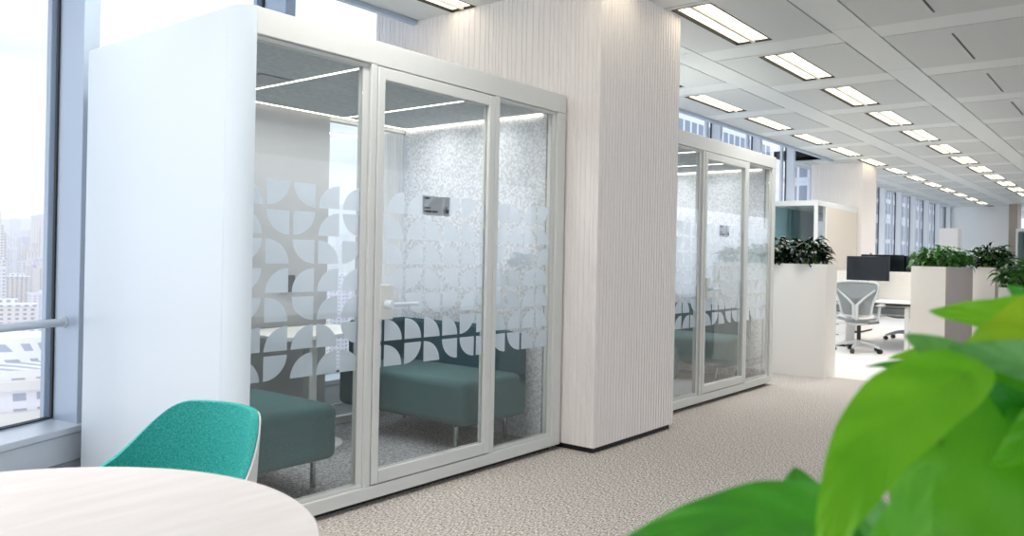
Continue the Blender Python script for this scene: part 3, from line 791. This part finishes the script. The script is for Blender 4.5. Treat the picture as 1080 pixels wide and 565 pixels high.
def task_chair(loc, rz, label):
    t = thing('task_chair', label, 'chair', loc, rz)   # local: faces +X, back at -X
    # rounded back frame: wide shoulders, narrow waist
    out = []
    prof = [(0.00, .50), (.15, .50), (.19, .53), (.195, .60), (.215, .70), (.26, .80), (.285, .88), (.27, .94), (.22, .965), (.0, .975)]
    ring = [(y, z) for y, z in prof] + [(-y, z) for y, z in prof[-2:0:-1]]
    def bx(z): return -.20 - .05 * math.sin((z - .5) / .47 * PI) - .07 * (z - .5)
    MB().tube([(bx(z), y, z) for y, z in ring], .016, 10, closed=True).build('back_frame', M['chairgrey'], t, subd=1)
    MB().add([(bx(z) + .004, y, z) for y, z in ring] + [(bx(.75) + .02, 0, .75)], [(i, (i + 1) % len(ring), len(ring)) for i in range(len(ring))]).build('back_mesh', M['mesh'], t, solid=.004)
    y_ = MB(); x_ = bx(.7) - .02
    y_.tube([(bx(.86) - .01, .24, .86), (x_ - .02, .10, .74), (x_ - .02, .025, .66), (x_ - .01, .02, .50), (-.12, .0, .44)], [.012, .015, .018, .022, .025], 10)
    y_.tube([(bx(.86) - .01, -.24, .86), (x_ - .02, -.10, .74), (x_ - .02, -.025, .66), (x_ - .01, -.02, .50), (-.12, .0, .44)], [.012, .015, .018, .022, .025], 10)
    y_.box(x_ - .02, x_ + .01, -.035, .035, .55, .66)
    y_.build('back_support', M['chairgrey'], t, smooth=True)
    st = MB().grid(lambda u, v: (-.20 + .44 * v, (u - .5) * (.48 - .04 * v), .45 - .03 * math.sin(PI * u) + .02 * math.cos(v * 3) - (.03 * max(0, v - .8) * 5)), 9, 9)
    st.build('seat', M['mesh'], t, solid=.03, smooth=True)
    MB().box(-.14, .12, -.10, .10, .37, .42).build('mechanism', M['chairgrey'], t, bevel=.02)
    for s in (-1, 1):
        a = MB().tube([(-.16, s * .16, .44), (-.18, s * .27, .46), (-.18, s * .285, .64)], [.016, .018, .02], 10)
        a.build('arm', M['chairgrey'], t, smooth=True)
        MB().box(-.24, .04, s * .285 - .04, s * .285 + .04, .64, .668).build('arm_pad', M['chairgrey'], t, bevel=.012)
    MB().cyl((0, 0, .13), (0, 0, .38), .026, n=16).build('gas_lift', M['black'], t, smooth=True)
    for k in range(5):
        a = k * 2 * PI / 5 + .55; ca, sa = math.cos(a), math.sin(a)
        l = MB().tube([(0, 0, .135), (ca * .16, sa * .16, .125), (ca * .31, sa * .31, .075)], [.032, .024, .016], 10).build('base_arm', M['chairgrey'], t, smooth=True)
        MB().cyl((ca * .31 - sa * .022, sa * .31 + ca * .022, .032), (ca * .31 + sa * .022, sa * .31 - ca * .022, .032), .032, n=16).build('castor', M['black'], l, smooth=True)
    return t
tc1 = task_chair((11.62, 3.18, 0), .10, 'light grey mesh task chair with its back to the camera')
tc2 = copy_tree(tc1); tc2.location = (13.95, 3.1, 0); tc2.rotation_euler.z = PI - .3; tag(tc2, 'second light grey task chair on the far side of the desks')
t = thing('storage_cabinet', 'tall white storage cabinet near the far windows', 'cabinet', (22.2, 3.8, 0))
MB().box(0, .5, 0, .42, .05, 2.12).build('body', M['desk'], t, bevel=.004); MB().box(.02, .48, .02, .40, 0, .05).build('plinth', M['dark'], t)
d = MB().box(-.018, 0, .006, .414, .06, 2.11).build('door', M['desk'], t, bevel=.002); MB().box(-.03, -.018, .35, .37, 1.0, 1.15).build('handle', M['steel'], d)

def phone_booth(x, y, w_, d_, h_, label, glass_l=.30):
    t = thing('phone_booth', label, 'phone booth', (x, y, 0)); e = .05
    MB().box(0, w_, 0, d_, 0, .04).build('floor_plate', M['dark'], t)
    MB().box(0, w_, 0, d_, h_ - .08, h_).build('roof', M['frame'], t, bevel=.004)
    f = MB()
    for px, py in ((0, 0), (0, d_ - e), (.42, 0)): f.box(px, px + e, py, py + e, .04, h_ - .08)
    f.build('frame', M['frame'], t, bevel=.004)
    MB().box(.47, w_, 0, .03, .04, h_ - .08).build('front_panel', M['beige'], t)
    MB().box(e, w_, d_ - .03, d_, .04, h_ - .08).build('teal_lining', M['tealwall'], t)
    MB().box(w_ - .03, w_, .03, d_ - .03, .04, h_ - .08).build('end_panel', M['tealwall'], t)
    MB().box(.02, .028, e, d_ - e, .04, h_ - .08).build('side_glass', M['glass'], t)
    MB().box(e, .42, .02, .028, .04, h_ - .08).build('front_glass', M['glass'], t)
    return t
phone_booth(12.5, 4.06, 2.1, .72, 2.17, 'small white framed booth with teal interior beside the far column')
phone_booth(25.2, 2.0, 1.6, .95, 2.22, 'far white framed booth at the right edge of the picture')

# ------------------------------------------------------------------ foreground plant
pt = thing('pothos_plant', 'large bright green leafy plant out of focus in the near right corner', 'plant', (.69, .10, .80))
off = Vector((.69, .10, .80))
camp = Vector((0, 0, HC))
LV = [  # base, tip, width, material, arch, fold, normal, sideways bend of the midrib
    ((0.681, 0.11, 1.142), (0.542, 0.171, 1.022), 0.064, 'leaf', 0.04, 0.12, (-1.05, -0.1, 0.32), 0.10),
    ((0.757, 0.111, 1.134), (0.669, 0.125, 0.955), 0.128, 'leafm', 0.05, 0.12, (-0.89, -0.24, 0.24), 0.00),
    ((0.71, 0.169, 0.985), (0.487, 0.288, 1.032), 0.066, 'leafd', 0.08, 0.20, (-0.89, -0.33, 0.87), 0.06),
    ((0.679, 0.208, 0.942), (0.682, 0.236, 1.051), 0.095, 'leafd', 0.05, 0.15, (-0.91, -0.29, 0.4), 0.00),
    ((0.538, 0.128, 1.023), (0.554, 0.109, 1.103), 0.035, 'leafm', 0.04, 0.30, (-1.0, -0.13, 0.28), 0.00),
    ((0.942, 0.041, 1.169), (0.865, 0.169, 1.184), 0.056, 'leaf', 0.08, 0.20, (-1.0, -0.11, 0.55), -0.05),
    ((0.843, 0.037, 1.178), (0.742, 0.129, 1.151), 0.083, 'leafy', 0.12, 0.20, (-1.0, -0.09, 0.68), -0.06),
    ((0.774, 0.058, 1.147), (0.719, 0.126, 1.162), 0.038, 'leafg', 0.08, 0.25, (-0.99, -0.12, 0.49), -0.08),
    ((0.999, 0.066, 1.11), (0.888, 0.171, 1.129), 0.076, 'leafd', 0.10, 0.25, (-0.99, -0.12, 0.41), 0.00),
    ((0.836, 0.14, 1.13), (0.805, 0.179, 1.16), 0.035, 'leafg', 0.06, 0.30, (-0.98, -0.19, 0.4), 0.00),
    ((0.81, 0.141, 1.122), (0.782, 0.176, 1.123), 0.022, 'leafd', 0.06, 0.30, (-0.98, -0.19, 0.43), 0.00),
    ((0.897, 0.16, 1.118), (0.866, 0.231, 1.12), 0.012, 'leafd', 0.05, 0.20, (-0.97, -0.21, 0.42), 0.05),
    ((1.002, 0.189, 1.126), (0.988, 0.239, 1.117), 0.015, 'leaf', 0.05, 0.20, (-0.98, -0.2, 0.6), 0.00),
    ((0.764, 0.038, 1.117), (0.696, 0.091, 1.078), 0.050, 'leaf', 0.08, 0.20, (-0.98, -0.08, 0.37), 0.00),
    ((0.814, 0.04, 1.055), (0.746, 0.093, 0.976), 0.084, 'leafd', 0.08, 0.20, (-0.96, -0.08, 0.36), 0.00),
    ((0.833, 0.049, 1.138), (0.788, 0.104, 1.09), 0.045, 'leafg', 0.08, 0.25, (-0.99, -0.09, 0.34), 0.08),
    ((1.029, 0.076, 1.076), (0.966, 0.154, 1.094), 0.090, 'leafd', 0.05, 0.20, (-0.99, -0.11, 0.34), 0.00),
    ((1.036, 0.067, 1.016), (0.98, 0.138, 1.024), 0.110, 'leafd', 0.05, 0.20, (-0.98, -0.1, 0.4), 0.00),
    ((0.697, 0.122, 0.975), (0.626, 0.178, 1.063), 0.036, 'leafg', 0.05, 0.30, (-0.93, -0.21, 0.39), 0.00),
    ((1.035, 0.053, 1.147), (0.96, 0.146, 1.155), 0.079, 'leafm', 0.05, 0.20, (-0.99, -0.1, 0.27), 0.00),
    ((0.761, 0.074, 1.082), (0.732, 0.11, 1.138), 0.030, 'leafd', 0.05, 0.25, (-0.98, -0.12, 0.35), 0.10),
    ((0.799, 0.059, 1.125), (0.768, 0.13, 1.13), 0.036, 'leafd', 0.08, 0.25, (-0.99, -0.11, 0.52), 0.05),
    ((0.956, 0.087, 1.179), (0.956, 0.119, 1.206), 0.023, 'leafd', 0.05, 0.20, (-1.0, -0.1, 0.33), 0.00),
]
for b_, t_, wd, mm, ar, fo, nb, be in LV:
    B = Vector(b_); T = Vector(t_)
    g = MB(); leaf_grid(g, B - off, T - off, wd, Vector(nb), ar, fo, 17, 45, bend=be)
    lo = g.build('leaf', M[mm], pt, smooth=True)
    root = Vector((.76, .15, .875)) + Vector(((B.x - .7) * .25, (B.y - .1) * .3, 0))
    mid = (root + B) / 2 + Vector((.035, .03, .01))
    s = MB().tube([tuple(root - off), tuple(mid - off), tuple(B - off)], [.0035, .003, .0022], 8)
    s.build('petiole', M['stem'], lo, smooth=True)
t = thing('plant_pot', 'white pot holding the foreground plant', 'pot', (.69, .10, 0))
MB().lathe([(.10, 0), (.14, .82), (.15, .84), (.14, .84), (.13, .80)], n=48).build('pot_body', M['planter'], t, smooth=True)
MB().lathe([(.12, .79), (.001, .80)], n=32).build('soil', M['soil'], t)
